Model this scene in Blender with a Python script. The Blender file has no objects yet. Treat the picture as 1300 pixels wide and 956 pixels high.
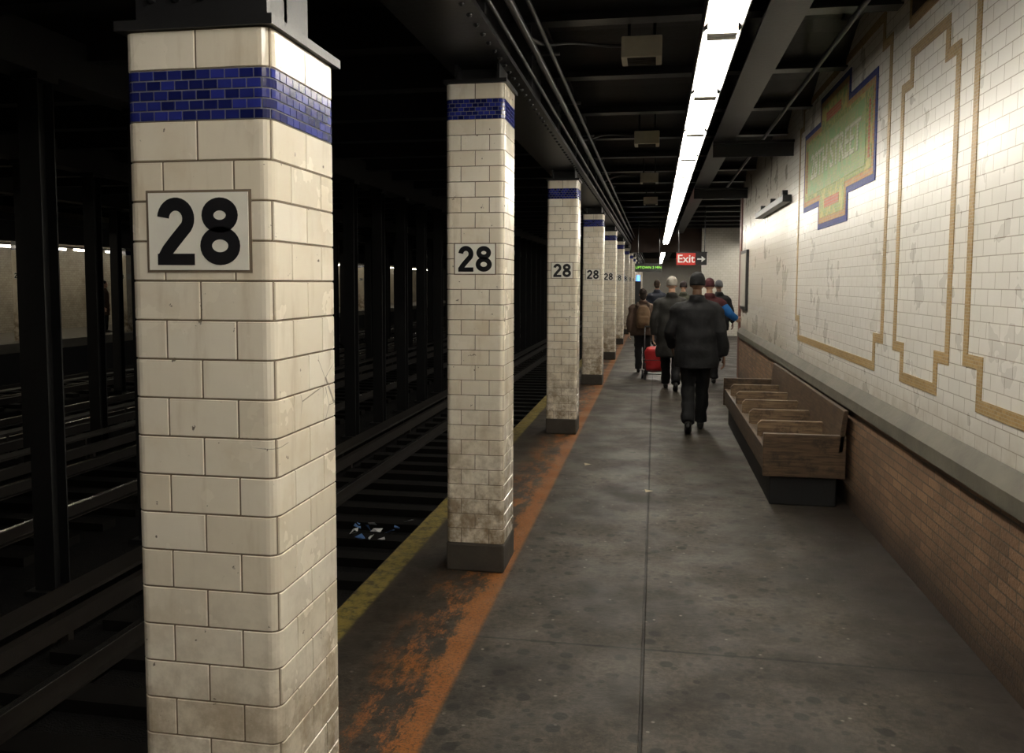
import bpy, math, random
from mathutils import Vector, Matrix, noise
random.seed(7)
scene=bpy.context.scene
try:
    scene.view_settings.view_transform='Standard'
    scene.view_settings.look='None'
except Exception: pass

# ------------------------------------------------------------------ helpers
def link_ob(ob,parent=None):
    scene.collection.objects.link(ob)
    if parent: ob.parent=parent
    return ob
def empty(name,loc=(0,0,0),rot=0,sc=1):
    e=bpy.data.objects.new(name,None); e.empty_display_size=.1
    e.location=loc; e.rotation_euler=(0,0,rot); e.scale=(sc,)*3
    return link_ob(e)

class MB:
    def __init__(s): s.v=[];s.f=[];s.m=[];s.r=[]
    def add(s,vs,fs,mi=0,r=0.0):
        o=len(s.v); s.v+=[tuple(v) for v in vs]
        for f in fs: s.f.append([o+i for i in f]); s.m.append(mi); s.r.append(r)
    def box(s,x0,x1,y0,y1,z0,z1,mi=0,r=0.0):
        vs=[(x,y,z) for z in (z0,z1) for y in (y0,y1) for x in (x0,x1)]
        s.add(vs,[(0,2,3,1),(4,5,7,6),(0,1,5,4),(2,6,7,3),(0,4,6,2),(1,3,7,5)],mi,r)
    def tube(s,pts,rads,side=(1,0,0),seg=14,mi=0,r=0.0):
        pts=[Vector(p) for p in pts]; side=Vector(side); n=len(pts); vs=[]
        for i,p in enumerate(pts):
            t=(pts[min(i+1,n-1)]-pts[max(i-1,0)]).normalized()
            n1=side-t*side.dot(t)
            if n1.length<1e-4: n1=Vector((0,1,0))-t*t.y
            n1.normalize(); n2=t.cross(n1)
            rr=rads[i]; rx,ry=(rr if isinstance(rr,(tuple,list)) else (rr,rr))
            for k in range(seg):
                a=2*math.pi*k/seg
                vs.append(p+n1*rx*math.cos(a)+n2*ry*math.sin(a))
        fs=[]
        for i in range(n-1):
            for k in range(seg):
                k2=(k+1)%seg
                fs.append((i*seg+k,i*seg+k2,(i+1)*seg+k2,(i+1)*seg+k))
        fs.append(tuple(reversed(range(seg)))); fs.append(tuple(range((n-1)*seg,n*seg)))
        s.add(vs,fs,mi,r)
    def cyl(s,p0,p1,rad,seg=12,mi=0): s.tube([p0,p1],[rad,rad],side=(1,0,0.01),seg=seg,mi=mi)
    def ell(s,c,rx,ry,rz,seg=16,rings=10,mi=0):
        vs=[];c=Vector(c)
        for i in range(1,rings):
            th=math.pi*i/rings
            for k in range(seg):
                a=2*math.pi*k/seg
                vs.append(c+Vector((rx*math.sin(th)*math.cos(a),ry*math.sin(th)*math.sin(a),-rz*math.cos(th))))
        n=len(vs); vs+= [c+Vector((0,0,-rz)),c+Vector((0,0,rz))]
        fs=[]
        for i in range(rings-2):
            for k in range(seg):
                k2=(k+1)%seg; fs.append((i*seg+k,i*seg+k2,(i+1)*seg+k2,(i+1)*seg+k))
        for k in range(seg):
            k2=(k+1)%seg; fs.append((n,k2,k)); fs.append((n+1,(rings-2)*seg+k,(rings-2)*seg+k2))
        s.add(vs,fs,mi)
    def mesh(s,name,mats):
        me=bpy.data.meshes.new(name); me.from_pydata(s.v,[],s.f)
        for m in mats: me.materials.append(m)
        me.polygons.foreach_set('material_index',s.m)
        at=me.attributes.new('rnd','FLOAT','FACE'); at.data.foreach_set('value',s.r)
        me.update(); return me
    def build(s,name,mats,parent=None,smooth=False,bevel=0,auto=False):
        me=s.mesh(name,mats if isinstance(mats,(list,tuple)) else [mats])
        ob=link_ob(bpy.data.objects.new(name,me),parent)
        if smooth:
            for p in me.polygons: p.use_smooth=True
        if bevel:
            b=ob.modifiers.new('b','BEVEL'); b.width=bevel; b.segments=2; b.limit_method='ANGLE'
        return ob

def fuse(mb,name,mat,parent,voxel=.015,smooth=5,disp=0.0,dscale=6.0):
    ob=mb.build(name,[mat])
    r=ob.modifiers.new('r','REMESH'); r.mode='VOXEL'; r.voxel_size=voxel; r.use_smooth_shade=True
    sm=ob.modifiers.new('s','SMOOTH'); sm.factor=.5; sm.iterations=smooth
    dg=bpy.context.evaluated_depsgraph_get()
    me=bpy.data.meshes.new_from_object(ob.evaluated_get(dg),depsgraph=dg)
    ob.modifiers.clear(); ob.data=me
    me.materials.clear(); me.materials.append(mat)
    for p in me.polygons: p.use_smooth=True
    if disp:
        nn=[v.normal.copy() for v in me.vertices]
        for v,nm in zip(me.vertices,nn):
            q=Vector((v.co.x*dscale,v.co.y*dscale,v.co.z*dscale*2.0))
            v.co+=nm*disp*noise.noise(q)
    ob.parent=parent
    return ob

class NT:
    def __init__(s,name):
        m=bpy.data.materials.new(name); m.use_nodes=True; s.m=m
        s.n=m.node_tree.nodes; s.l=m.node_tree.links; s.b=s.n['Principled BSDF']
        s.obj=s.n.new('ShaderNodeTexCoord').outputs['Object']
    def put(s,sock,x):
        if isinstance(x,(int,float)): sock.default_value=x
        elif isinstance(x,(tuple,list)): sock.default_value=(tuple(x)+(1,))[:4] if len(sock.default_value)==4 else tuple(x)
        else: s.l.new(x,sock)
    def math(s,op,a,b=0.0,clamp=False):
        n=s.n.new('ShaderNodeMath'); n.operation=op; n.use_clamp=clamp
        s.put(n.inputs[0],a); s.put(n.inputs[1],b); return n.outputs[0]
    def noise(s,scale,detail=4,rough=.55,vec=None,dist=0):
        n=s.n.new('ShaderNodeTexNoise'); s.l.new(vec or s.obj,n.inputs['Vector'])
        n.inputs['Scale'].default_value=scale; n.inputs['Detail'].default_value=detail
        n.inputs['Roughness'].default_value=rough; n.inputs['Distortion'].default_value=dist
        return n.outputs['Fac']
    def vor(s,scale,feature='F1',vec=None,rand=1,dim='3D'):
        n=s.n.new('ShaderNodeTexVoronoi'); n.voronoi_dimensions=dim; n.feature=feature; s.l.new(vec or s.obj,n.inputs['Vector'])
        n.inputs['Scale'].default_value=scale; n.inputs['Randomness'].default_value=rand
        return n.outputs['Distance']
    def mix(s,f,a,b,mode='MIX'):
        n=s.n.new('ShaderNodeMix'); n.data_type='RGBA'; n.blend_type=mode
        s.put(n.inputs[0],f); s.put(n.inputs[6],a); s.put(n.inputs[7],b); return n.outputs[2]
    def rng(s,v,a,b,c=0.0,d=1.0):
        n=s.n.new('ShaderNodeMapRange'); n.interpolation_type='SMOOTHSTEP'
        s.put(n.inputs['Value'],v)
        for k,x in zip(('From Min','From Max','To Min','To Max'),(a,b,c,d)): n.inputs[k].default_value=x
        return n.outputs['Result']
    def sep(s,vec=None):
        n=s.n.new('ShaderNodeSeparateXYZ'); s.l.new(vec or s.obj,n.inputs[0]); return n.outputs
    def comb(s,x,y,z=0.0):
        n=s.n.new('ShaderNodeCombineXYZ'); s.put(n.inputs[0],x); s.put(n.inputs[1],y); s.put(n.inputs[2],z); return n.outputs[0]
    def attr(s,name):
        n=s.n.new('ShaderNodeAttribute'); n.attribute_name=name; return n.outputs['Fac']
    def brick(s,vec,w,h,mortar,c1,c2,cm,bias=0.0,off=.5):
        n=s.n.new('ShaderNodeTexBrick'); s.l.new(vec,n.inputs['Vector']); n.offset=off
        n.inputs['Scale'].default_value=1; n.inputs['Brick Width'].default_value=w; n.inputs['Row Height'].default_value=h
        n.inputs['Mortar Size'].default_value=mortar; n.inputs['Mortar Smooth'].default_value=.1; n.inputs['Bias'].default_value=bias
        s.put(n.inputs['Color1'],c1); s.put(n.inputs['Color2'],c2); s.put(n.inputs['Mortar'],cm)
        return n.outputs['Color'],n.outputs['Fac']
    def bump(s,h,strength=.3,dist=.01):
        n=s.n.new('ShaderNodeBump'); n.inputs['Strength'].default_value=strength; n.inputs['Distance'].default_value=dist
        s.l.new(h,n.inputs['Height']); s.l.new(n.outputs[0],s.b.inputs['Normal'])
    def out(s,col,rough=.5,metal=0.0,spec=.5):
        s.put(s.b.inputs['Base Color'],col); s.put(s.b.inputs['Roughness'],rough)
        s.b.inputs['Metallic'].default_value=metal; s.b.inputs['Specular IOR Level'].default_value=spec
        return s.m

def plain(name,col,rough=.6,var=.25,scale=8,metal=0.0,bump=.15,spec=.5,bd=.005):
    t=NT(name); f=t.noise(scale,5)
    c=t.mix(f,tuple(x*(1-var) for x in col),tuple(min(1,x*(1+var)) for x in col))
    if bump: t.bump(t.noise(scale*6,3),bump,bd)
    return t.out(c,rough,metal,spec)
def emit(name,col,st):
    t=NT(name); f=t.noise(3,2); c=t.mix(f,col,tuple(x*.96 for x in col))
    t.put(t.b.inputs['Emission Color'],c); t.b.inputs['Emission Strength'].default_value=st
    return t.out(col,.4)

# ------------------------------------------------------------------ materials
def m_coltile():
    t=NT('glazed_cream_tile'); r=t.attr('rnd')
    c=t.mix(r,(.76,.69,.56),(.86,.805,.69))
    st=t.rng(t.noise(3.5,6,.65),.48,.75)
    c=t.mix(t.math('MULTIPLY',st,.32),c,(.55,.41,.23))
    z=t.sep()[2]
    low=t.rng(z,.12,1.25,.95,0.0)
    c=t.mix(t.math('MULTIPLY',low,t.rng(t.noise(7,8,.72),.34,.64)),c,(.20,.14,.08))
    run=t.noise(5,5,.6,vec=t.comb(t.math('MULTIPLY',t.sep()[0],3),t.math('MULTIPLY',t.sep()[1],3),t.math('MULTIPLY',z,.5)))
    c=t.mix(t.math('MULTIPLY',t.rng(run,.52,.72),.28),c,(.38,.27,.15))
    cr=t.rng(t.vor(6,'DISTANCE_TO_EDGE',vec=None),.002,.007,1,0)
    cm=t.rng(t.noise(3.1,2),.68,.72)
    c=t.mix(t.math('MULTIPLY',t.math('MULTIPLY',cr,cm),.7),c,(.09,.07,.045))
    sp=t.rng(t.noise(26,4,.65),.68,.71)
    c=t.mix(t.math('MULTIPLY',sp,.85),c,(.07,.05,.035))
    t.bump(t.noise(14,2),.12,.006)
    return t.out(c,t.rng(t.noise(6,4),.3,.7,.12,.30))
def m_blue():
    t=NT('blue_mosaic'); r=t.attr('rnd')
    c=t.mix(r,(.006,.009,.07),(.028,.038,.27))
    return t.out(c,.15)
M_TILE=m_coltile(); M_BLUE=m_blue()
M_GROUT=plain('tile_grout',(.17,.13,.09),.9,.3,20)
M_GROUTL=plain('mosaic_grout',(.17,.17,.19),.9,.3,20)
M_PLAQ=plain('plaque_white_marble',(.84,.82,.74),.25,.06,12,bump=.05)
M_BLACK=plain('black_glaze',(.010,.010,.012),.3,.2,20,bump=.02)
M_CONC=plain('column_base_concrete',(.042,.035,.027),.85,.7,7,bump=.4)
M_STEEL=plain('painted_black_steel',(.015,.015,.016),.38,.4,5,bump=.3,bd=.004)
M_CEIL=plain('sooty_ceiling_paint',(.018,.018,.018),.36,.4,3,bump=.5)
M_TRACKSTEEL=plain('sooty_steel',(.006,.006,.0065),.6,.4,5)
M_PIPE=plain('painted_conduit',(.035,.035,.037),.33,.3,9)
M_BOX=plain('beige_enamel',(.55,.51,.40),.5,.2,9)
M_HOUS=plain('fixture_white_enamel',(.65,.64,.60),.4,.1,9)
M_LAMP=emit('fluorescent_tube',(1,.945,.84),44)
M_LAMPFAR=emit('fluorescent_tube_far',(1,.91,.74),19)

def m_wall():
    t=NT('white_wall_tile'); o=t.sep()
    v=t.comb(o[1],o[2])
    c,f=t.brick(v,.152,.0762,.0024,(.80,.78,.73),(.75,.73,.675),(.36,.32,.26))
    g=t.rng(t.noise(.6,5,.55),.35,.8)
    c=t.mix(t.math('MULTIPLY',g,.12),c,(.55,.48,.36))
    lo=t.rng(o[2],.92,1.15,.5,0)
    c=t.mix(t.math('MULTIPLY',lo,t.rng(t.noise(6,6,.65),.3,.7,.3,1)),c,(.33,.27,.18))
    sp=t.rng(t.noise(24,4,.7),.70,.73)
    c=t.mix(t.math('MULTIPLY',sp,.5),c,(.15,.12,.09))
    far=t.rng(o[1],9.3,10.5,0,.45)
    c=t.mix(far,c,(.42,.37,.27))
    t.bump(t.math('ADD',t.math('MULTIPLY',f,-1),t.math('MULTIPLY',t.noise(9,1),.9)),.4,.005)
    return t.out(c,t.rng(t.noise(3,3),.3,.7,.26,.36),spec=.42)
def m_wallx():
    t=NT('white_wall_tile_end'); o=t.sep()
    c,f=t.brick(t.comb(o[0],o[2]),.152,.0762,.0022,(.80,.77,.7),(.74,.71,.63),(.4,.37,.3))
    t.bump(t.math('MULTIPLY',f,-1),.35,.004); return t.out(c,.25)
def m_walldim():
    t=NT('grimy_far_wall_tile'); o=t.sep()
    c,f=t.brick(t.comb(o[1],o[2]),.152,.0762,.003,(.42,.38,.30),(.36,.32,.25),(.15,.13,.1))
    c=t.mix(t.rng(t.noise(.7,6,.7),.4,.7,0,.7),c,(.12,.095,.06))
    return t.out(c,.4)
def m_brick():
    t=NT('brown_roman_brick'); o=t.sep()
    c,f=t.brick(t.comb(o[1],o[2]),.19,.055,.0045,(.31,.185,.105),(.18,.105,.062),(.10,.08,.06))
    g=t.rng(t.noise(2.2,7,.7),.38,.72)
    c=t.mix(t.math('MULTIPLY',g,.6),c,(.07,.05,.036))
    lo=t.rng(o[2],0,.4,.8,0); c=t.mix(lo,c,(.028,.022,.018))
    t.bump(t.math('ADD',t.math('MULTIPLY',f,-1),t.noise(60,3)),.5,.006)
    return t.out(c,.55)
def m_tan():
    t=NT('tan_border_mosaic'); o=t.sep()
    c,f=t.brick(t.comb(o[1],o[2]),.034,.0165,.0016,(.42,.28,.115),(.30,.19,.07),(.40,.34,.24))
    t.bump(t.math('MULTIPLY',f,-1),.3,.002); return t.out(c,.45,spec=.35)
def m_mos(name,c1,c2,cm=(.30,.29,.22),third=None):
    t=NT(name); o=t.sep()
    c,f=t.brick(t.comb(o[1],o[2]),.026,.026,.0022,c1,c2,cm)
    if third: c=t.mix(t.rng(t.noise(9,3),.50,.58),c,third)
    t.bump(t.math('ADD',t.math('MULTIPLY',f,-1),t.noise(30,2)),.6,.004); return t.out(c,.5,spec=.2)
def m_floor():
    t=NT('platform_concrete'); o=t.sep(); x=o[0]
    P=t.comb(o[0],o[1])
    c=t.mix(t.rng(t.noise(1.3,9,.72,vec=P),.34,.66),(.023,.019,.015),(.088,.073,.056))
    c=t.mix(t.math('MULTIPLY',t.rng(t.noise(30,8,.85,vec=P),.42,.58),.7),c,(.018,.015,.012))
    c=t.mix(t.math('MULTIPLY',t.rng(t.noise(3.3,8,.75,vec=P),.52,.62),.55),c,(.024,.020,.015))
    c=t.mix(t.math('MULTIPLY',t.rng(t.noise(55,6,.85,vec=P),.60,.66),.45),c,(.15,.13,.11))
    gum=t.math('MULTIPLY',t.rng(t.vor(4.2,dim='2D'),.10,.15,1,0),t.rng(t.noise(1.7,2,vec=P),.38,.46))
    c=t.mix(t.math('MULTIPLY',gum,.85),c,(.009,.008,.007))
    gum2=t.math('MULTIPLY',t.rng(t.vor(8.7,dim='2D'),.11,.17,1,0),t.rng(t.noise(2.7,2,vec=P),.44,.50))
    c=t.mix(t.math('MULTIPLY',gum2,.75),c,(.011,.009,.008))
    light=t.math('MULTIPLY',t.rng(t.vor(5.3,dim='2D'),.025,.05,1,0),t.rng(t.noise(3,1,vec=P),.5,.55))
    c=t.mix(t.math('MULTIPLY',light,.7),c,(.22,.20,.17))
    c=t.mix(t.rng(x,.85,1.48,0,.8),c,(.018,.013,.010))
    jx=t.rng(t.math('ABSOLUTE',t.math('ADD',x,.03)),.004,.010,1,0)
    yy=t.math('MODULO',t.math('ADD',o[1],19.15),2.93)
    jy=t.rng(t.math('ABSOLUTE',t.math('SUBTRACT',yy,2.42)),.005,.012,1,0)
    inpl=t.rng(x,-.86,-.84)
    c=t.mix(t.math('MULTIPLY',t.math('MAXIMUM',jx,t.math('MULTIPLY',jy,inpl)),.85),c,(.006,.005,.004))
    c=t.mix(t.rng(x,-.80,-.86,0,.5),c,(.026,.019,.013))
    # worn orange safety line
    so=t.math('MULTIPLY',t.rng(x,-1.30,-1.02),t.rng(x,-.805,-.835,0,1))
    n1=t.noise(5,10,.85,vec=t.comb(t.math('MULTIPLY',x,1.5),t.math('MULTIPLY',o[1],.6)))
    edge=t.math('MULTIPLY',t.rng(x,-.97,-.87),.12)
    wr=t.rng(t.math('ADD',n1,edge),.48,.57)
    fine=t.rng(t.noise(70,6,.85,vec=P),.42,.52,.3,1)
    c=t.mix(t.math('MULTIPLY',t.math('MULTIPLY',t.math('MULTIPLY',so,wr),fine),.95),c,(.25,.088,.016))
    ye=t.math('MULTIPLY',t.rng(x,-1.44,-1.47,0,1),t.rng(t.noise(12,8,.85,vec=P),.40,.56,.15,1))
    c=t.mix(t.math('MULTIPLY',ye,.85),c,(.24,.185,.045))
    t.bump(t.math('SUBTRACT',t.noise(40,6,.8),t.math('MULTIPLY',jx,2)),.5,.006)
    return t.out(c,t.rng(t.noise(2.4,5),.3,.7,.42,.68),spec=.3)
def m_wood(name,a,b,sc=(5,.7,12)):
    t=NT(name); o=t.sep()
    n=t.noise(5,7,.65,vec=t.comb(t.math('MULTIPLY',o[0],sc[0]),t.math('MULTIPLY',o[1],sc[1]),t.math('MULTIPLY',o[2],sc[2])),dist=.3)
    c=t.mix(t.rng(n,.32,.68),a,b); c=t.mix(t.math('MULTIPLY',t.rng(t.noise(9,7,.75),.47,.66),.7),c,(.020,.012,.008))
    t.bump(n,.35,.003); return t.out(c,.5)
M_WALL=m_wall(); M_WALLX=m_wallx(); M_BRICK=m_brick(); M_TAN=m_tan(); M_FLOOR=m_floor(); M_WALLDIM=m_walldim()
M_LEDGE=plain('grimy_stone_ledge',(.115,.105,.08),.6,.6,5,bump=.4)
M_WOOD=m_wood('worn_bench_wood',(.038,.022,.012),(.110,.070,.039))
M_WOODX=m_wood('worn_bench_wood_cross',(.038,.022,.012),(.125,.080,.045),sc=(.9,4,12))
M_WOODL=m_wood('worn_pale_wood',(.085,.053,.030),(.23,.155,.09),sc=(.9,4,12))
M_BED=plain('track_ballast',(.008,.0075,.007),.9,.7,12,bump=.8,bd=.03,spec=.2)
M_TIE=plain('creosote_tie',(.006,.005,.004),.8,.5,8,spec=.2)
M_RAIL=plain('rail_rust',(.014,.010,.007),.6,.4,10)
M_RAILTOP=plain('rail_polished_top',(.65,.64,.62),.22,.15,10,metal=1)

# ------------------------------------------------------------------ camera
f=1049.0
dY=Vector(((832-650)/f,-(359-433)/f,-1)).normalized()
uZ=Vector((60/f,15000/f,1)).normalized(); uZ=(uZ-dY*uZ.dot(dY)).normalized()
xX=dY.cross(uZ)
R=Matrix((xX,dY,uZ))
cam=bpy.data.cameras.new('camera'); co=bpy.data.objects.new('camera',cam); scene.collection.objects.link(co)
co.matrix_world=Matrix.Translation((0,0,1.70))@R.to_4x4()
cam.sensor_width=36; cam.lens=f/1300*36; cam.shift_y=-45/1300; cam.clip_start=.05; cam.clip_end=300
scene.camera=co
w=bpy.data.worlds.new('world'); scene.world=w; w.use_nodes=True
w.node_tree.nodes['Background'].inputs[0].default_value=(.01,.01,.012,1); w.node_tree.nodes['Background'].inputs[1].default_value=.1

# ------------------------------------------------------------------ room shell
Y0,Y1=-7.0,62.0
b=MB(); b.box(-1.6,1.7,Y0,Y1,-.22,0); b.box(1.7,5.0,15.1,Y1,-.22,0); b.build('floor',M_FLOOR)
b=MB(); b.box(-1.52,-1.45,Y0,Y1,-1.15,-.22); b.build('trim_1',M_TRACKSTEEL)
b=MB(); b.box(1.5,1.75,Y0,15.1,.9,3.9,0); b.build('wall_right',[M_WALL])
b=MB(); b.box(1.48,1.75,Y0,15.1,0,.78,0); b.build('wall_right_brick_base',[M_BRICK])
b=MB(); pr=[(1.75,.76),(1.445,.76),(1.445,.84),(1.50,.925),(1.75,.925)]
vs=[(x,y,z) for y in (Y0,15.12) for x,z in pr]; n=5
b.add(vs,[tuple(range(5)),tuple(reversed(range(5,10)))]+[(i,i+5,(i+1)%5+5,(i+1)%5) for i in range(5)]); b.build('trim_2',M_LEDGE)
b=MB(); b.box(1.75,4.8,14.9,15.1,0,3.9); b.build('wall_return',M_WALLX)
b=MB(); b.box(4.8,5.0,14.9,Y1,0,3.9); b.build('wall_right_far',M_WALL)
b=MB(); b.box(1.45,4.8,27.3,27.45,0,3.6); b.build('wall_passage_end',M_WALLX)
b=MB(); b.box(-1.6,5.0,Y1,Y1+.2,-.2,3.9); b.build('wall_end',M_WALLX)
b=MB(); b.box(-21,2,Y0-.2,Y0,-1.2,4.2); b.build('wall_back',M_CEIL)
# tan borders (closed stepped bands, one polygon ring each)
def frame(b,ya,yb,za,zb,ny,nz,w=.062):
    def loop(i):
        return [(ya+ny+i,za+i),(yb-ny-i,za+i),(yb-ny-i,za+nz+i),(yb-i,za+nz+i),(yb-i,zb-nz-i),(yb-ny-i,zb-nz-i),(yb-ny-i,zb-i),(ya+ny+i,zb-i),(ya+ny+i,zb-nz-i),(ya+i,zb-nz-i),(ya+i,za+nz+i),(ya+ny+i,za+nz+i)]
    o,i_=loop(-w/2),loop(w/2)
    vs=[(1.4955,y,z) for y,z in o]+[(1.4955,y,z) for y,z in i_]+[(1.4998,y,z) for y,z in o]+[(1.4998,y,z) for y,z in i_]
    fs=[]
    for k in range(12):
        k2=(k+1)%12; fs+= [(k,k2,12+k2,12+k),(24+k,24+k2,k2,k),(12+k,12+k2,36+k2,36+k)]
    b.add(vs,fs)
b=MB(); frame(b,5.86,9.3,1.13,3.5,.19,.2); b.build('trim_3',M_TAN)
b=MB(); frame(b,4.60,5.56,1.13,3.08,.17,.18); b.build('trim_4',M_TAN)
b=MB(); frame(b,.88,4.34,1.13,3.5,.19,.2); b.build('trim_5',M_TAN)
b=MB(); frame(b,-.4,.62,1.13,3.08,.17,.18); b.build('trim_6',M_TAN)
def cross(b,i,x,mi):
    ya,yb,za,zb=6.17+i,8.99-i,2.42+i,3.2-i
    b.box(x,1.4995,ya,yb,za,zb,mi); b.box(x-.0003,1.4995,7.0+i,8.2-i,2.2+i,3.4-i,mi)
pan=empty('station_name_mosaic')
b=MB(); cross(b,0,1.494,0); cross(b,.05,1.492,1); cross(b,.10,1.490,2)
b.box(1.4885,1.4995,7.3,7.9,3.14,3.22,3); b.box(1.4885,1.4995,7.3,7.9,2.38,2.46,3)
b.box(1.4885,1.4995,6.32,6.37,2.60,3.02,3); b.box(1.4885,1.4995,8.79,8.84,2.60,3.02,3)
b.box(1.487,1.4995,6.44,8.72,2.56,3.06,4)
b.build('mosaic_field',[m_mos('mosaic_blue',(.008,.016,.17),(.02,.045,.23),cm=(.06,.07,.15)),m_mos('mosaic_orange',(.42,.15,.045),(.44,.30,.09)),
   m_mos('mosaic_green',(.15,.27,.07),(.36,.37,.10),third=(.44,.40,.15)),m_mos('mosaic_red',(.42,.04,.025),(.45,.13,.04)),
   m_mos('mosaic_pale',(.27,.38,.15),(.40,.42,.18),third=(.24,.38,.18))],pan)
def text(name,s,size,mat,mw,parent=None,ext=.002,off=0.0):
    cu=bpy.data.curves.new(name,'FONT'); cu.body=s; cu.size=size; cu.align_x='CENTER'; cu.align_y='CENTER'; cu.extrude=ext; cu.offset=off
    ob=bpy.data.objects.new(name,cu); scene.collection.objects.link(ob)
    dg=bpy.context.evaluated_depsgraph_get(); me=bpy.data.meshes.new_from_object(ob.evaluated_get(dg))
    scene.collection.objects.unlink(ob); bpy.data.objects.remove(ob)
    me.materials.clear(); me.materials.append(mat)
    for v in me.vertices: v.co=mw@v.co
    return link_ob(bpy.data.objects.new(name,me),parent)
MW=Matrix(((0,0,-1,1.486),(-1,0,0,7.58),(0,1,0,2.81),(0,0,0,1)))
text('lettering','28TH STREET',.34,m_mos('mosaic_letters',(.62,.63,.50),(.56,.57,.46)),MW,pan,off=.004)
b=MB(); b.box(1.49,1.4995,4.72,5.46,3.24,3.66,0); b.box(1.487,1.4995,4.78,5.40,3.30,3.60,1)
b.build('wall_vent_plaque',[M_TAN,m_mos('dark_mosaic',(.03,.027,.018),(.08,.065,.04),cm=(.06,.05,.04))])
e=empty('wall_conduit_channel')
b=MB(); b.box(1.40,1.4995,9.8,12.4,2.62,2.70,0); b.build('channel',M_STEEL,e,bevel=.008)
b=MB(); [b.box(1.44,1.4995,y,y+.05,2.70,2.78) for y in (10.1,11.1,12.1)]; b.build('brackets',M_STEEL,e)
e=empty('poster_frame')
b=MB(); b.box(1.455,1.4995,14.0,14.9,1.25,2.25); b.build('frame',M_STEEL,e,bevel=.006)
b=MB(); b.box(1.45,1.46,14.06,14.84,1.31,2.19); b.build('sheet',plain('poster_paper',(.5,.48,.42),.4,.3,3),e)
b=MB(); b.box(1.48,1.74,15.13,15.4,0,3.4); b.build('corner_pilaster',plain('oxblood_paint',(.14,.05,.035),.5,.3,5),bevel=.01)

# ------------------------------------------------------------------ ceiling
SP=1.524; YB=[Y0+.5+i*SP for i in range(46) if Y0+.5+i*SP<Y1]
b=MB(); vs=[];N=10
ys=[]
for y in YB:
    for k in range(N):
        a=k/N; ys.append((y+a*SP,3.50+.26*math.sin(math.pi*a)))
ys=[(Y0-.2,3.7)]+ys
for y,z in ys: vs+=[(-1.2,y,z),(5.0,y,z)]
b.add(vs,[(2*i,2*i+1,2*i+3,2*i+2) for i in range(len(ys)-1)])
b.box(-1.2,5.0,Y0,Y1,3.9,4.0)
b.build('ceiling',M_CEIL,smooth=False)
b=MB()
for y in YB:
    x1=1.5 if y<15 else 4.8
    b.box(-1.0,x1,y-.07,y+.07,3.44,3.455); b.box(-1.0,x1,y-.008,y+.008,3.455,3.66)
b.build('trim_7',M_STEEL)
e=empty('ceiling_girder_over_columns')
b=MB(); b.box(-1.22,-.82,Y0,Y1,2.94,2.97); b.box(-1.035,-1.005,Y0,Y1,2.97,3.62); b.box(-1.2,-.84,Y0,Y1,3.60,3.64)
b.box(-1.0,-.93,Y0,Y1,2.97,2.985); b.box(-1.005,-.99,Y0,Y1,2.97,3.06)
for y in YB:
    b.box(-1.0,-.86,y-.012,y+.012,2.97,3.6); b.box(-1.18,-1.03,y-.012,y+.012,2.97,3.6)
b.build('web_and_flanges',M_STEEL,e)
b=MB(); y=Y0+.2
while y<26:
    for x,z,d in ((-.99,3.02,(1,0,0)),(-.87,2.94,(0,0,-1)),(-.98,3.5,(1,0,0))):
        p=Vector((x,y,z)); d=Vector(d); b.tube([p-d*.005,p+d*.006,p+d*.014],[.015,.014,.006],side=(0,1,0),seg=7)
    y+=.152
b.build('rivets',M_STEEL,e)
e=empty('ceiling_beam_over_platform')
b=MB(); b.box(.62,.86,Y0,Y1,3.30,3.32); b.box(.73,.75,Y0,Y1,3.32,3.6); b.build('beam',M_STEEL,e)
b=MB(); b.box(1.36,1.4995,Y0,15.1,3.70,3.74); b.box(1.36,1.38,Y0,15.1,3.70,3.9); b.build('trim_8',M_STEEL)
b=MB()
for y in (9.7,14.4): b.box(.62,1.4995,y,y+.1,3.265,3.295); b.box(.62,1.4995,y+.045,y+.055,3.12,3.265)
b.build('ceiling_bracket',M_STEEL)
b=MB(); b.box(-.8,4.8,27.5,28.0,2.7,3.6); b.build('ceiling_soffit',plain('brown_soffit',(.07,.04,.025),.6,.3,3))

def curve(name,pts,rad,mat,parent=None,poly=False):
    cu=bpy.data.curves.new(name,'CURVE'); cu.dimensions='3D'; cu.bevel_depth=rad; cu.bevel_resolution=3; cu.use_fill_caps=True
    if poly:
        sp=cu.splines.new('POLY'); sp.points.add(len(pts)-1)
        for q,p in zip(sp.points,pts): q.co=tuple(p)+(1,)
    else:
        sp=cu.splines.new('BEZIER'); sp.bezier_points.add(len(pts)-1)
        for q,p in zip(sp.bezier_points,pts): q.co=p; q.handle_left_type=q.handle_right_type='AUTO'
    cu.materials.append(mat)
    return link_ob(bpy.data.objects.new(name,cu),parent)
e=empty('ceiling_conduits')
def pipe(n,pts,r,poly=True): curve(n,pts,r,M_PIPE,e,poly)
pipe('conduit_a',[(-.74,Y0,3.10),(-.74,60,3.10)],.022)
pipe('conduit_b',[(-.68,Y0,3.17),(-.68,60,3.17)],.014)
pipe('conduit_c',[(-.80,Y0,3.03),(-.80,60,3.03)],.012)
pipe('conduit_d',[(1.2,Y0,3.36),(1.2,15,3.36)],.018)
for y in (5.8,9.3,12.8):
    pipe('branch',[(-.74,y-.9,3.12),(-.70,y-.5,3.2),(-.55,y-.15,3.30),(-.3,y,3.31),(-.24,y,3.31)],.012,False)
b=MB(); y=Y0+.3
while y<40:
    b.box(-.84,-.64,y-.02,y+.02,3.185,3.20); b.box(-.85,-.82,y-.02,y+.02,2.98,3.2); y+=1.524
b.build('clamps',M_PIPE,e)
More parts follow.
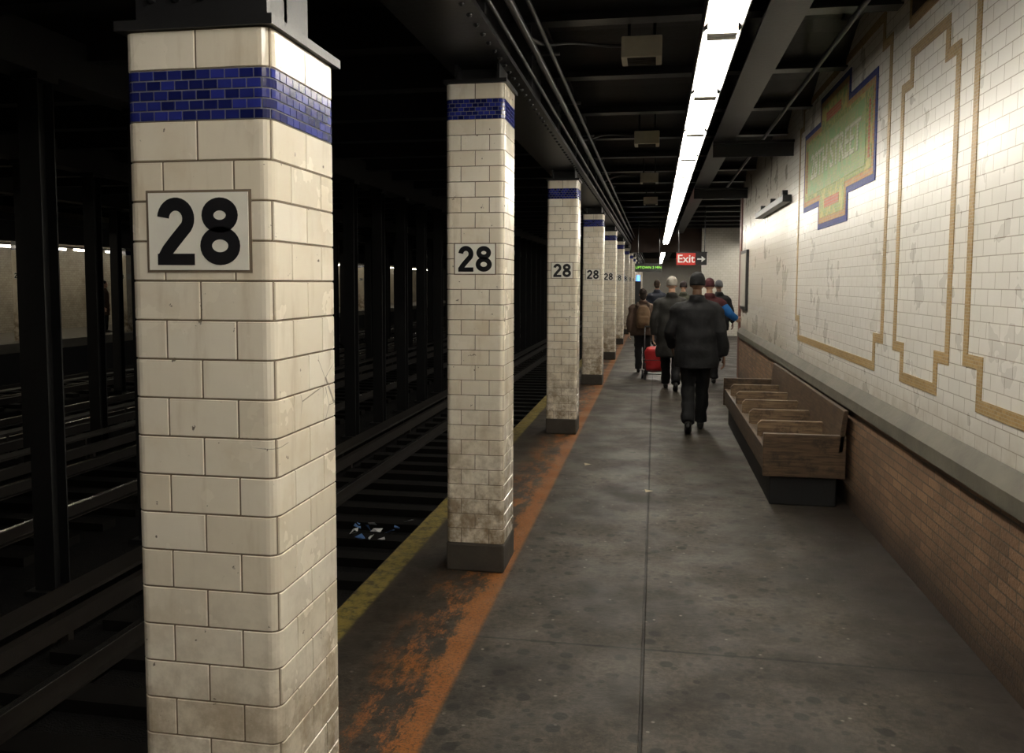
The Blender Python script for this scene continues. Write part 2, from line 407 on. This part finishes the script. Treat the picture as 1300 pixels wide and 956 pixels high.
for y in (5.8,9.3,12.8,16.3):
    e=empty('ceiling_speaker')
    b=MB(); b.box(-.25,.02,y-.12,y+.12,3.20,3.34); b.build('box',M_BOX,e,bevel=.008)
    b=MB()
    for k in range(6): b.box(-.21,-.02,y-.1+k*.035,y-.085+k*.035,3.194,3.202)
    b.build('grille',M_CONC,e)
    b=MB(); b.cyl((-.2,y,3.34),(-.2,y,3.6),.012); b.cyl((-.03,y,3.34),(-.03,y,3.6),.012); b.build('hangers',M_STEEL,e)

# ------------------------------------------------------------------ fluorescent fixtures
FZ=2.92; L=1.375
def fixture(FX,y):
    e=empty('fluorescent_light_fixture')
    b=MB(); b.box(FX-.095,FX+.095,y+.02,y+L-.02,FZ+.038,FZ+.09,0); b.box(FX-.03,FX+.03,y,y+L,FZ+.091,FZ+.15,0)
    vs=[];pr=[(-.088,.012),(-.06,.037),(.06,.037),(.088,.012)]
    for yy in (y+.05,y+L-.05): vs+=[(FX+px,yy,FZ+pz) for px,pz in pr]
    b.add(vs,[(i,i+1,i+5,i+4) for i in range(3)],1)
    b.box(FX-.095,FX-.089,y+.02,y+L-.02,FZ,FZ+.04,0); b.box(FX+.089,FX+.095,y+.02,y+L-.02,FZ,FZ+.04,0)
    for yy in (y+.02,y+L-.06): b.box(FX-.07,FX+.07,yy,yy+.04,FZ-.026,FZ+.037,2)
    b.build('housing',[M_STEEL,M_HOUS,M_HOUS],e)
    b=MB()
    for dx in (-.04,.04): b.cyl((FX+dx,y+.06,FZ),(FX+dx,y+L-.06,FZ),.019,10)
    b.build('tubes',M_LAMP,e,smooth=False)
    b=MB(); b.cyl((FX,y+.25,FZ+.15),(FX,y+.25,3.55),.009,8); b.cyl((FX,y+L-.25,FZ+.15),(FX,y+L-.25,3.55),.009,8); b.build('hanger_rods',M_STEEL,e)
y=-5.4
while y<58:
    if y<26.1 or y>28.5: fixture(.30,y)
    y+=L
for y in (16.2,18.6,21.0,23.4,25.5): fixture(3.0,y)  # unseen extra fixture row, added to brighten the passage past the wall end

# ------------------------------------------------------------------ tiled columns
RC=.024
def make_path(cx,cy,hx,hy,R):
    fx,fy=2*(hx-R),2*(hy-R); ar=math.pi*R/2
    segs=[('l',fx/2),('a',ar),('l',fy),('a',ar),('l',fx),('a',ar),('l',fy),('a',ar),('l',fx/2)]
    P=sum(s[1] for s in segs)
    keys=[];acc=0
    for t,l in segs:
        if t=='a':
            for k in range(6): keys.append(acc+l*k/5)
        acc+=l
    def pt(s,off):
        s=s%P
        pos=Vector((cx,cy-hy)); d=Vector((1,0)); 
        for t,l in segs:
            if s<=l+1e-9:
                if t=='l': p=pos+d*s; n=Vector((d.y,-d.x)); return p+n*off
                a=s/R; c=pos+Vector((-d.y,d.x))*R
                n=Vector((d.y,-d.x)); n=Vector((n.x*math.cos(a)-n.y*math.sin(a),n.x*math.sin(a)+n.y*math.cos(a)))
                return c+n*(R+off)
            s-=l
            if t=='l': pos=pos+d*l
            else:
                nd=Vector((-d.y,d.x)); pos=pos+d*R+nd*R; d=nd
        return pos
    return P,keys,pt
def tile(b,P,keys,pt,s0,s1,z0,z1,g,bv,dep,mi):
    s0+=g;s1-=g;z0+=g;z1-=g
    ks=[k+P*m for m in (-1,0,1) for k in keys]
    S=[s0,s0+bv]+sorted(k for k in ks if s0+bv*1.3<k<s1-bv*1.3)+[s1-bv,s1]
    Z=[z0,z0+bv,z1-bv,z1]; vs=[]
    for j,z in enumerate(Z):
        for i,s in enumerate(S):
            d=dep if (0<i<len(S)-1 and 0<j<3) else 0.0
            p=pt(s,d); vs.append((p.x,p.y,z))
    n=len(S)
    b.add(vs,[(j*n+i,j*n+i+1,(j+1)*n+i+1,(j+1)*n+i) for j in range(3) for i in range(n-1)],mi,random.random())
def strokes(b,P,hw,ox,oz,sc,y,mi):
    vs=[];n=len(P)
    for i in range(n):
        a=Vector(P[max(i-1,0)]);c=Vector(P[min(i+1,n-1)])
        if P[0]==P[-1] and i in (0,n-1): a=Vector(P[n-2]);c=Vector(P[1])
        t=(c-a).normalized(); nn=Vector((-t.y,t.x)); p=Vector(P[i])
        for s in (1,-1):
            q=p+nn*hw*s; vs.append((ox+q.x*sc,y,oz+q.y*sc))
    b.add(vs,[(2*i,2*i+2,2*i+3,2*i+1) for i in range(n-1)],mi)
def digits(b,cx,cz,h,y,mi):
    def el(c,rx,ry,a0,a1,n=28): return [(c[0]+rx*math.cos(math.radians(a0+(a1-a0)*i/n)),c[1]+ry*math.sin(math.radians(a0+(a1-a0)*i/n))) for i in range(n+1)]
    x8=cx+.355*h; z0=cz-h/2
    for c,rx,ry in (((0,.735),.195,.165),((0,.285),.225,.19)):
        e_=el(c,rx,ry,0,360); e_[-1]=e_[0]; strokes(b,e_,.096,x8,z0,h,y,mi)
    x2=cx-.355*h
    p=el((0,.69),.205,.215,175,-35,18)+[(-.02,.36),(-.14,.22),(-.20,.12),(-.21,.05)]
    strokes(b,p,.098,x2,z0,h,y,mi)
    strokes(b,[(-.305,.085),(.30,.085)],.085,x2,z0,h,y-.0003,mi)
def column(yf,first=False,detail=True):
    e=empty('tiled_platform_column')
    HX,HY=(.178,.187) if first else (.17,.18)
    cx=-1.02; cy=yf+HY
    P,keys,pt=make_path(cx,cy,HX-.004,HY-.004,RC)
    rh=.09 if first else .0875; zb=2.06 if first else 2.62; zt=zb+.112; ztop=zt+.088
    b=MB()
    core=sorted(keys)
    vs=[]
    for z in (.17,ztop):
        for s in core: p=pt(s,.0012); vs.append((p.x,p.y,z))
    n=len(core); b.add(vs,[(i,(i+1)%n,(i+1)%n+n,i+n) for i in range(n)]+[tuple(range(n,2*n))],0)
    vs=[]
    for zz in (zb,zt):
        for s in core: p=pt(s,.0018); vs.append((p.x,p.y,zz))
    b.add(vs,[(i,(i+1)%n,(i+1)%n+n,i+n) for i in range(n)],1)
    TL=P/8; row=0; z=zb
    while z>.2:
        z0=max(z-rh,.17); off=0 if row%2==0 else TL/2
        for k in range(8): tile(b,P,keys,pt,off+k*TL,off+(k+1)*TL,z0,z,.0012,.0022,.004,2)
        z=z0; row+=1
    for k in range(8): tile(b,P,keys,pt,k*TL,(k+1)*TL,zt,ztop,.0012,.0022,.004,2)
    nr=5; rhh=(zt-zb)/nr; nt=40 if detail else 24
    for r_ in range(nr):
        for k in range(nt):
            l=P/nt; o=(r_%2)*l/2; tile(b,P,keys,pt,o+k*l,o+(k+1)*l,zb+r_*rhh,zb+(r_+1)*rhh,.0009,.0012,.004,3)
    b.build('tiles',[M_GROUT,M_GROUTL,M_TILE,M_BLUE],e)
    b=MB(); b.box(cx-HX-.003,cx+HX+.003,yf-.003,yf+2*HY+.003,0,.17); b.build('base',M_CONC,e,bevel=.012)
    zc=1.812 if first else 1.8325; hw,hh=(.122,.087) if first else (.117,.085)
    b=MB(); b.box(cx-hw-.007,cx+hw+.007,yf-.0015,yf+.01,zc-hh-.006,zc+hh+.006,0)
    b.box(cx-hw,cx+hw,yf-.004,yf+.01,zc-hh,zc+hh,1)
    digits(b,cx,zc,.152 if first else .147,yf-.0048,2)
    b.build('number_plaque',[M_GROUT,M_PLAQ,M_BLACK],e)
    b=MB()
    b.box(cx-HX-.012,cx+HX+.012,yf-.012,yf+2*HY+.012,ztop,ztop+.022)
    for x in (-.13,.115): b.box(cx+x,cx+x+.015,cy-.13,cy+.13,ztop+.022,2.94)
    b.box(cx-.13,cx+.13,cy-.008,cy+.008,ztop+.022,2.94)
    if first:
        b.box(cx-.16,cx+.16,cy-.16,cy-.145,ztop+.022,ztop+.14)
        b.box(cx-.2,cx+.2,cy-.2,cy+.2,2.90,2.94)
        for x in (-.12,-.06,0,.06,.12):
            p=Vector((cx+x,cy-.16,ztop+.08)); b.tube([p,p+Vector((0,-.012,0))],[.013,.008],seg=8)
    b.build('steel_stub',M_STEEL,e)
column(1.735,True)
for i,y in enumerate((4.647,9.146,13.72,18.3,22.87,27.44,32.0,36.6,41.2,45.7,50.3,54.9)): column(y,False,i<3)

# ------------------------------------------------------------------ bench
e=empty('wooden_platform_bench')
by0,by1=6.46,10.22
b=MB(); 
b.box(.88,1.12,by0+.046,by1-.046,.385,.425); b.box(1.13,1.37,by0+.046,by1-.046,.385,.425)
b.build('seat_planks',M_WOOD,e,bevel=.006)
b=MB(); b.box(.845,.879,by0+.046,by1-.046,.25,.43); b.build('seat_front_rail',M_WOOD,e,bevel=.006)
b=MB()
vs=[(x,y,z) for y in (by0,by1) for (x,z) in ((1.37,.43),(1.41,.43),(1.44,.75),(1.405,.75))]
b.add(vs,[(0,1,2,3),(7,6,5,4),(0,4,5,1),(1,5,6,2),(2,6,7,3),(3,7,4,0)]); b.build('backrest',M_WOOD,e,bevel=.006)
b=MB()
def arm(b,y,t,z0,x0=.86):
    pr=[(x0,z0),(x0,.53),(x0+.03,.56),(1.38,.56),(1.40,z0)]
    vs=[(x,yy,z) for yy in (y,y+t) for x,z in pr]
    b.add(vs,[tuple(range(5)),tuple(reversed(range(5,10)))]+[(i,i+5,(i+1)%5+5,(i+1)%5) for i in range(5)])
for k in range(1,6): arm(b,by0+k*(by1-by0-.045)/6,.04,.42)
b.build('arm_dividers',M_WOODL,e,bevel=.005)
b=MB(); b.box(.83,1.43,by0,by0+.045,.23,.56); b.box(.83,1.43,by1-.045,by1,.23,.56); b.build('end_panels',M_WOODX,e,bevel=.006)
b=MB()
b.box(.89,1.38,by0+.05,by1-.05,0,.36)
b.build('plinth',M_TRACKSTEEL,e,bevel=.01)

# ------------------------------------------------------------------ track area
b=MB(); b.box(-21,-1.45,Y0,75,-1.4,-1.15); b.build('ground_trackbed',M_BED)
b=MB(); b.box(-21,-1.2,Y0,75,4.1,4.3)
b.build('ceiling_tracks',M_TRACKSTEEL)
b=MB()
for y in YB: b.box(-16.9,-1.25,y-.1,y+.1,3.75,4.1)
for x in (-5.46,-9.4,-13.3): b.box(x-.18,x+.18,Y0,70,3.5,3.9)
b.build('ceiling_track_beams',M_TRACKSTEEL)
for tc in (-3.15,-7.4,-11.35,-15.2):
    e=empty('railway_track')
    b=MB()
    for rx in (-.7175,.7175):
        x=tc+rx
        b.box(x-.07,x+.07,Y0,70,-1.06,-1.045,0); b.box(x-.01,x+.01,Y0,70,-1.045,-.95,0); b.box(x-.035,x+.035,Y0,70,-.95,-.915,0)
        b.box(x-.028,x+.028,Y0,70,-.915,-.912,1)
    b.build('rails',[M_RAIL,M_RAILTOP],e)
    b=MB(); y=Y0+.3
    while y<45: b.box(tc-1.25,tc+1.25,y,y+.22,-1.15,-1.06); y+=.6
    b.build('ties',M_TIE,e)
    b=MB(); x=tc-1.28 if tc>-10 else tc+1.28
    b.box(x-.04,x+.04,Y0,70,-1.0,-.86); b.box(x-.12,x+.12,Y0,70,-.72,-.69)
    y=Y0+.5
    while y<60: b.box(x-.03,x+.03,y,y+.06,-1.15,-1.0); b.box(x-.12,x-.1,y,y+.04,-1.1,-.70); y+=3
    b.build('third_rail',M_RAIL,e)
def hcol(x,y,zt=3.5):
    b=MB(); b.box(x-.10,x+.10,y-.10,y-.085,-1.15,zt); b.box(x-.10,x+.10,y+.085,y+.10,-1.15,zt); b.box(x-.008,x+.008,y-.085,y+.085,-1.15,zt)
    b.box(x-.16,x+.16,y-.16,y+.16,-1.15,-1.1)
    b.box(x-.13,x+.13,y-.13,y+.13,3.44,3.5)
    b.build('steel_track_column',M_TRACKSTEEL,bevel=0)
for x,st in ((-5.40,1),(-9.4,1),(-13.3,2)):
    k=-8
    while True:
        y=6.58+k*1.524; k+=st
        if y>52: break
        if y<-6.5 : continue
        hcol(x,y)
# far platform
b=MB(); b.box(-20.7,-16.95,Y0,75,-.25,0); b.build('floor_far_platform',plain('far_concrete',(.16,.145,.12),.6,.3,3))
b=MB(); b.box(-20.7,-17.05,Y0,75,-1.15,-.25); b.build('wall_platform_edge_far',M_TRACKSTEEL)
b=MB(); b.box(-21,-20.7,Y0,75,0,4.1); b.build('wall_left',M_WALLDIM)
b=MB(); b.box(-20.7,-16.9,Y0,75,3.3,3.5); b.build('ceiling_far_platform',M_CEIL)
b=MB(); b.box(-21,-1.6,75,75.2,-1.2,4.2); b.build('wall_track_end',M_CEIL)
b=MB(); b.box(-17.1,-16.9,Y0,75,2.75,3.29); b.build('trim_9',M_TRACKSTEEL)
e=empty('far_platform_lights')
b=MB(); y=Y0+1
while y<70: b.cyl((-18.8,y,2.7),(-18.8,y+1.2,2.7),.03,8); y+=1.6
b.build('tubes',M_LAMPFAR,e)
b=MB(); b.box(-18.9,-18.7,Y0+1,70,2.74,2.8); b.build('housing',M_HOUS,e)
b=MB(); [b.cyl((-18.8,yy,2.8),(-18.8,yy,3.298),.01,6) for yy in range(-5,70,5)]; b.build('rods',M_STEEL,e)
yy=2.2
while yy<70:
    e=empty('far_tiled_column'); b=MB(); b.box(-17.75,-17.4,yy,yy+.35,0,2.55,0); b.box(-17.755,-17.395,yy-.005,yy+.355,2.55,2.68,1); b.box(-17.75,-17.4,yy,yy+.35,2.68,3.29,2)
    b.box(-17.69,-17.46,yy-.006,yy,1.75,1.92,3); digits(b,-17.575,1.835,.145,yy-.008,4)
    b.box(-17.4,-17.394,yy+.06,yy+.29,1.75,1.92,3)
    b.build('shaft',[M_TILE,M_BLUE,M_STEEL,M_PLAQ,M_BLACK],e,bevel=0); yy+=4.57
b=MB()
for i in range(12):
    x=-3.0+random.uniform(-.3,.3); y=8.5+random.uniform(-.4,.4); z=-1.05+random.uniform(0,.03); s_=random.uniform(.04,.10)
    q=[Vector((random.uniform(-s_,s_),random.uniform(-s_,s_),random.uniform(0,.05))) for _ in range(5)]
    vs=[Vector((x,y,z))+p for p in q]; b.add(vs,[(0,1,2),(0,2,3),(0,3,4),(1,2,4)],i%2)
b.build('track_litter',[plain('litter_white',(.7,.7,.7),.6),plain('litter_blue',(.12,.25,.55),.5)])
b=MB()
for x,y in ((-.05,6.7),(-.62,7.6)):
    vs=[(x,y,.001),(x+.06,y+.01,.012),(x+.05,y+.05,.004),(x-.01,y+.045,.015)]; b.add(vs,[(0,1,2,3)])
b.build('floor_litter',plain('litter_paper',(.35,.30,.20),.7))

# ------------------------------------------------------------------ signs
e=empty('exit_sign')
M_RED=plain('sign_red',(.55,.03,.02),.4,.1,4,bump=0); M_WHT=plain('sign_white',(.85,.85,.82),.4,.05,4,bump=0)
ex,ey,ez=.83,20.0,2.26
b=MB(); b.box(ex-.35,ex+.09,ey-.03,ey+.03,ez-.14,ez+.14,0); b.box(ex+.09,ex+.35,ey-.03,ey+.03,ez-.14,ez+.14,1); b.box(ex-.36,ex+.36,ey-.035,ey+.035,ez+.14,ez+.17,1)
b.build('panel',[M_RED,M_BLACK],e)
MF=lambda x,y,z: Matrix(((1,0,0,x),(0,0,-1,y),(0,1,0,z),(0,0,0,1)))
text('lettering','Exit',.26,M_WHT,MF(ex-.13,ey-.034,ez),e,off=.004)
b=MB(); y=ey-.034; b.box(ex+.13,ex+.27,y,y+.004,ez-.018,ez+.018); b.add([(ex+.23,y,ez+.07),(ex+.23,y,ez-.07),(ex+.32,y,ez)],[(0,1,2)]); b.build('arrow',M_WHT,e)
b=MB(); b.cyl((ex-.3,ey,ez+.17),(ex-.3,ey,3.5),.012); b.cyl((ex+.3,ey,ez+.17),(ex+.3,ey,3.5),.012); b.build('hangers',M_STEEL,e)
e=empty('led_arrival_sign')
lx,ly,lz=-.20,24.0,2.13
b=MB(); b.box(lx-.38,lx+.38,ly-.08,ly+.08,lz-.12,lz+.12); b.build('case',M_BLACK,e,bevel=.01)
text('lettering','UPTOWN 2 MIN',.10,emit('led_green',(.35,.9,.1),.8),MF(lx,ly-.082,lz),e,off=0)
b=MB(); b.cyl((lx-.3,ly,lz+.1),(lx-.3,ly,3.5),.015); b.cyl((lx+.3,ly,lz+.1),(lx+.3,ly,3.5),.015); b.build('hangers',M_STEEL,e)
e=empty('help_point_post'); b=MB(); b.box(-.62,-.44,26,26.18,0,1.75,0); b.build('post',M_STEEL,e,bevel=.01)
b=MB(); b.tube([(-.53,26.09,1.75),(-.53,26.09,1.93)],[.06,.05],seg=12); b.build('beacon',emit('blue_beacon',(.1,.3,1),3),e)

# ------------------------------------------------------------------ people
def cloth(name,c,rough=.8): return plain(name,c,rough,.3,6,bump=.35,spec=.25,bd=.01)
SK_D=plain('skin_dark',(.16,.085,.05),.5,.12,12,bump=.05); SK_L=plain('skin_light',(.50,.29,.20),.5,.12,12,bump=.05)
SHOE=cloth('shoe_black',(.012,.011,.01),.4); EYEW=plain('eye_white',(.7,.7,.68),.2,.02,5,bump=0); LIP=plain('lip',(.28,.09,.07),.4,.1,9,bump=0)
def hand(parent,wrist,d,inward,mat,voxel):
    W=Vector(wrist); d=Vector(d).normalized(); n=Vector(inward); n=(n-d*n.dot(d)).normalized(); fwd=Vector((0,1,0)); fwd=(fwd-d*fwd.dot(d)-n*fwd.dot(n))
    if fwd.length<.1: fwd=d.cross(n)
    fwd.normalize()
    b=MB(); b.tube([W-d*.03,W+d*.02,W+d*.06,W+d*.095],[(.026,.018),(.032,.016),(.041,.015),(.040,.012)],side=fwd,seg=12)
    for o,l,r in ((-.031,.060,.0080),(-.010,.074,.0088),(.011,.079,.009),(.032,.070,.0088)):
        p=W+d*.088+fwd*o; q=p+d*l*.45+n*l*.12; s_=q+d*l*.28+n*l*.22; t_=s_+d*l*.12+n*l*.24
        b.tube([p,q,s_,t_],[r*1.1,r,r*.92,r*.75],side=fwd,seg=8)
    p=W+d*.03+fwd*.028; q=p+d*.03+fwd*.028+n*.008; s_=q+d*.028+fwd*.006+n*.010
    b.tube([p-fwd*.01,p,q,s_,s_+d*.012],[.012,.012,.0105,.009,.007],side=n,seg=8)
    fuse(b,'hand',mat,parent,voxel,2)
def person(name,pos,yaw,H,coat,trs,skin,hat,pose,hem=.72,bulk=1.0,hatkind='beanie',vox=.014,hairlen=0):
    e=empty(name,(pos[0],pos[1],pos[2]),yaw,H/1.80)
    lean=pose.get('lean',.03)
    b=MB(); k=bulk
    b.tube([(0,-.01,hem),(0,-.005,hem+.06),(0,0,.95),(0,0,1.10),(0,lean*.6,1.28),(0,lean*.8,1.37),(0,lean,1.435),(0,lean,1.49),(0,lean,1.55)],
           [(.225*k,.165*k),(.226*k,.168*k),(.210*k,.155*k),(.198*k,.145*k),(.208*k,.148*k),(.195*k,.135*k),(.150*k,.112*k),(.095,.088),(.070,.070)],seg=24)
    b.tube([(0,lean-.03,1.48),(0,lean-.03,1.545)],[(.10,.095),(.082,.078)],seg=16)
    for sx,(el,wr) in zip((-1,1),pose['arms']):
        sh=Vector((sx*.168*k,lean,1.395)); el=Vector(el); wr=Vector(wr)
        b.tube([Vector((sx*.07,lean,1.43)),sh,sh.lerp(el,.18)+Vector((sx*.014,0,0)),sh.lerp(el,.55),el,el.lerp(wr,.5),wr],[.060*k,.074*k,.074*k,.066*k,.060*k,.055*k,.050*k],side=(0,1,0),seg=14)
    fuse(b,'coat',coat,e,vox,6,disp=.020,dscale=4.5)
    if pose.get('right_sleeve'):
        b=MB(); el,wr=[Vector(q) for q in pose['arms'][1]]; sh=Vector((.168*k,lean,1.395))
        b.tube([sh.lerp(el,.3),el,el.lerp(wr,.5),wr+(wr-el)*.03],[.082*k,.070*k,.062*k,.055*k],side=(0,1,0),seg=14); fuse(b,'sleeve_right',pose['right_sleeve'],e,vox,3,disp=.008)
    b=MB(); b.tube([(0,0,.84),(0,0,.92),(0,0,1.02)],[(.15,.11),(.165,.12),(.15,.11)],seg=18)
    for sx,(kn,an) in zip((-1,1),pose['legs']):
        hp=Vector((sx*.088,0,.92)); kn=Vector(kn); an=Vector(an)
        b.tube([hp,hp.lerp(kn,.45),kn,kn.lerp(an,.4),an+Vector((0,0,.0))],[.102,.095,.080,.076,.072],side=(1,0,0),seg=14)
    fuse(b,'trousers',trs,e,vox,4,disp=.016,dscale=6)
    b=MB()
    for (kn,an),pt_ in zip(pose['legs'],pose.get('pitch',(0,0))):
        an=Vector(an); c,s_=math.cos(pt_),math.sin(pt_)
        def q(y,z): return an+Vector((0,y*c+z*s_,-y*s_+z*c))
        b.tube([q(-.075,-.045),q(-.05,-.04),q(.02,-.035),q(.10,-.052),q(.165,-.06),q(.195,-.062)],[(.028,.035),(.036,.045),(.040,.050),(.044,.034),(.040,.026),(.022,.018)],seg=12)
        b.tube([q(0,-.03),q(-.005,.05)],[.042,.045],seg=12)
    fuse(b,'shoes',SHOE,e,.010,2)
    b=MB(); hz=1.675; hy=lean+.02
    b.tube([(0,lean,1.48),(0,lean+.005,1.60)],[.056,.052],seg=14)
    b.ell((0,hy,hz+.012),.074,.094,.102); b.ell((0,hy+.035,hz-.055),.053,.055,.058)
    b.ell((0,hy+.098,hz-.015),.012,.018,.022,10,8); b.ell((0,hy+.088,hz+.028),.045,.012,.010,10,8); b.ell((0,hy+.085,hz-.085),.022,.016,.016,10,8)
    for sx in (-1,1): b.ell((sx*.078,hy-.005,hz-.01),.010,.020,.032,10,8)
    fuse(b,'head',skin,e,.008,2)
    b=MB()
    for sx in (-1,1): b.ell((sx*.031,hy+.086,hz+.008),.013,.010,.008,10,6,0); b.ell((sx*.031,hy+.0945,hz+.008),.005,.003,.005,8,6,1)
    b.ell((0,hy+.089,hz-.055),.024,.008,.007,10,6,2)
    b.build('face_features',[EYEW,M_BLACK,LIP],e,smooth=True)
    b=MB()
    if hatkind=='beanie':
        b.tube([(0,hy-.016,hz-.02),(0,hy-.012,hz+.03),(0,hy-.006,hz+.07),(0,hy-.004,hz+.10),(0,hy-.004,hz+.122),(0,hy-.006,hz+.132)],[(.084,.102),(.087,.105),(.082,.100),(.066,.082),(.042,.052),(.015,.02)],seg=20)
        b.tube([(0,hy-.014,hz-.022),(0,hy-.012,hz+.016)],[(.088,.106),(.089,.107)],seg=20)
        fuse(b,'beanie',hat,e,.009,2,disp=.003,dscale=20)
    else:
        b.ell((0,hy-.016,hz+.028),.084,.098,.100); b.ell((0,hy-.045,hz-.03),.074,.062,.075+hairlen)
        fuse(b,'hair',hat,e,.010,2,disp=.006,dscale=25)
    for sx,(el,wr) in zip((-1,1),pose['arms']):
        hand(e,wr,(Vector(wr)-Vector(el)),pose.get('palm',{}).get(sx,(-sx,0,0)),skin,.0045 if H>1.79 else .006)
    return e
WALK_A=dict(arms=(((-.30,.03,1.13),(-.27,.19,.95)),((.275,-.05,1.13),(.30,-.01,.87))),
            legs=(((-.08,.03,.50),(-.075,-.24,.135)),((.075,.14,.50),(.065,.20,.085))),pitch=(.42,0),lean=.05)
WALK_B=dict(arms=(((-.28,-.05,1.13),(-.28,.0,.87)),((.28,.04,1.13),(.25,.20,.95))),
            legs=(((-.08,.14,.50),(-.07,.2,.085)),((.085,.03,.50),(.075,-.24,.135))),pitch=(0,.42),lean=.04)
STAND=dict(arms=(((-.27,-.02,1.13),(-.26,.05,.87)),((.27,-.02,1.13),(.26,.05,.87))),
           legs=(((-.095,.02,.50),(-.10,.0,.085)),((.095,.02,.50),(.10,.0,.085))),lean=.0)
BLK=cloth('black_wool_coat',(.008,.008,.009)); TRB=cloth('black_trousers',(.006,.006,.007))
person('man_in_black_coat',(.47,9.6,0),-.04,1.82,BLK,TRB,SK_D,cloth('black_knit',(.007,.007,.008)),WALK_A,hem=.72,bulk=1.13,vox=.011)
wb=person('woman_with_backpack',(-.22,15.6,0),.05,1.60,cloth('brown_jacket',(.065,.040,.028)),cloth('grey_trousers',(.02,.02,.022)),SK_L,cloth('dark_hair',(.02,.013,.01)),WALK_B,hem=.80,bulk=1.15,hatkind='hair',hairlen=.03)
b=MB(); b.tube([(0,-.245,.98),(0,-.25,1.05),(0,-.25,1.30),(0,-.235,1.40),(0,-.22,1.43)],[(.12,.08),(.145,.10),(.14,.10),(.11,.08),(.07,.05)],seg=20)
b.tube([(0,-.34,1.02),(0,-.345,1.08),(0,-.34,1.20),(0,-.33,1.22)],[(.09,.03),(.115,.04),(.11,.04),(.08,.025)],seg=16)
fuse(b,'backpack',cloth('tan_canvas',(.12,.075,.042)),wb,.012,3,disp=.006)
b=MB()
for sx in (-.11,.11): b.tube([(sx,-.17,1.42),(sx,-.05,1.50),(sx,.06,1.50),(sx*1.1,.17,1.40),(sx*1.3,.16,1.2),(sx*1.5,.0,1.08),(sx*1.2,-.17,1.05)],[(.025,.008)]*7,side=(1,0,0),seg=8)
b.build('backpack_straps',cloth('strap_brown',(.06,.04,.03)),wb,smooth=True)
person('pedestrian_in_grey_hat',(.26,13.3,0),.0,1.80,cloth('charcoal_coat',(.022,.021,.019)),TRB,SK_L,cloth('pale_grey_knit',(.27,.25,.22)),WALK_B,hem=.52,bulk=1.08)
p5=dict(STAND); p5['arms']=(((-.27,-.02,1.13),(-.24,.1,.9)),((.34,.0,1.20),(.45,.10,1.12))); p5['right_sleeve']=cloth('bright_blue_sleeve',(.02,.13,.40)); p5['palm']={1:(0,1,0)}
person('pedestrian_in_maroon_coat',(.90,14.3,0),.0,1.78,cloth('maroon_coat',(.060,.015,.018)),TRB,SK_L,cloth('maroon_knit',(.06,.015,.02)),p5,hem=.72,bulk=1.05)
person('pedestrian_in_dark_jacket',(.05,21.5,0),.1,1.78,cloth('navy_jacket',(.018,.02,.03)),TRB,SK_L,cloth('brown_hair',(.03,.018,.012)),WALK_A,hem=.8,hatkind='hair',vox=.018)
person('pedestrian_in_olive_jacket',(.62,19.0,0),-.1,1.74,cloth('olive_jacket',(.05,.05,.035)),TRB,SK_L,cloth('dark_knit',(.03,.02,.02)),WALK_B,hem=.76,vox=.018)
person('pedestrian_in_black_parka',(1.35,18.2,0),.1,1.76,BLK,TRB,SK_D,cloth('grey_knit',(.08,.08,.09)),WALK_A,hem=.7,vox=.018)
person('waiting_person_in_red_jacket',(-18.1,26.0,0),-1.6,1.74,cloth('red_jacket',(.40,.04,.03)),TRB,SK_L,cloth('black_hair',(.01,.01,.01)),STAND,hem=.8,hatkind='hair',vox=.02)
person('waiting_person_in_brown_coat',(-17.9,24.6,0),-1.2,1.7,cloth('brown_coat',(.08,.05,.035)),TRB,SK_L,cloth('black_hair_b',(.01,.01,.01)),STAND,hem=.6,hatkind='hair',vox=.02)
person('waiting_person_in_scarlet_coat',(-18.1,18.2,0),-1.4,1.74,cloth('scarlet_coat',(.42,.03,.03)),TRB,SK_D,cloth('black_hair_c',(.01,.01,.01)),STAND,hem=.7,hatkind='hair',vox=.02)

e=empty('red_shopping_cart',(.0,14.72,0))
b=MB(); b.tube([(0,0,.14),(0,0,.20),(0,0,.50),(0,-.01,.56)],[(.13,.10),(.16,.13),(.17,.14),(.14,.11)],seg=20); fuse(b,'bag',cloth('red_nylon',(.42,.025,.03),.5),e,.012,2,disp=.01)
b=MB()
for x in (-.17,.17): b.tube([(x,.1,.08),(x,.13,.6),(x,.22,.92)],[.009]*3,seg=8)
b.tube([(-.17,.22,.92),(.17,.22,.92)],[.012]*2,side=(0,0,1),seg=8); b.tube([(-.19,.1,.08),(.19,.1,.08)],[.008]*2,side=(0,0,1),seg=8)
for z in (.16,.35): b.tube([(-.17,.13,z),(-.18,-.14,z),(.18,-.14,z),(.17,.13,z)],[.006]*4,side=(0,0,1),seg=6)
for x in (-.15,.15): b.tube([(x,-.13,.0),(x,-.14,.3)],[.008]*2,seg=6)
b.build('frame',M_PIPE,e,smooth=True)
b=MB()
for x in (-.2,.2): b.tube([(x-.015,.1,.08),(x+.015,.1,.08)],[.08,.08],side=(0,0,1),seg=20)
b.build('wheels',M_BLACK,e)
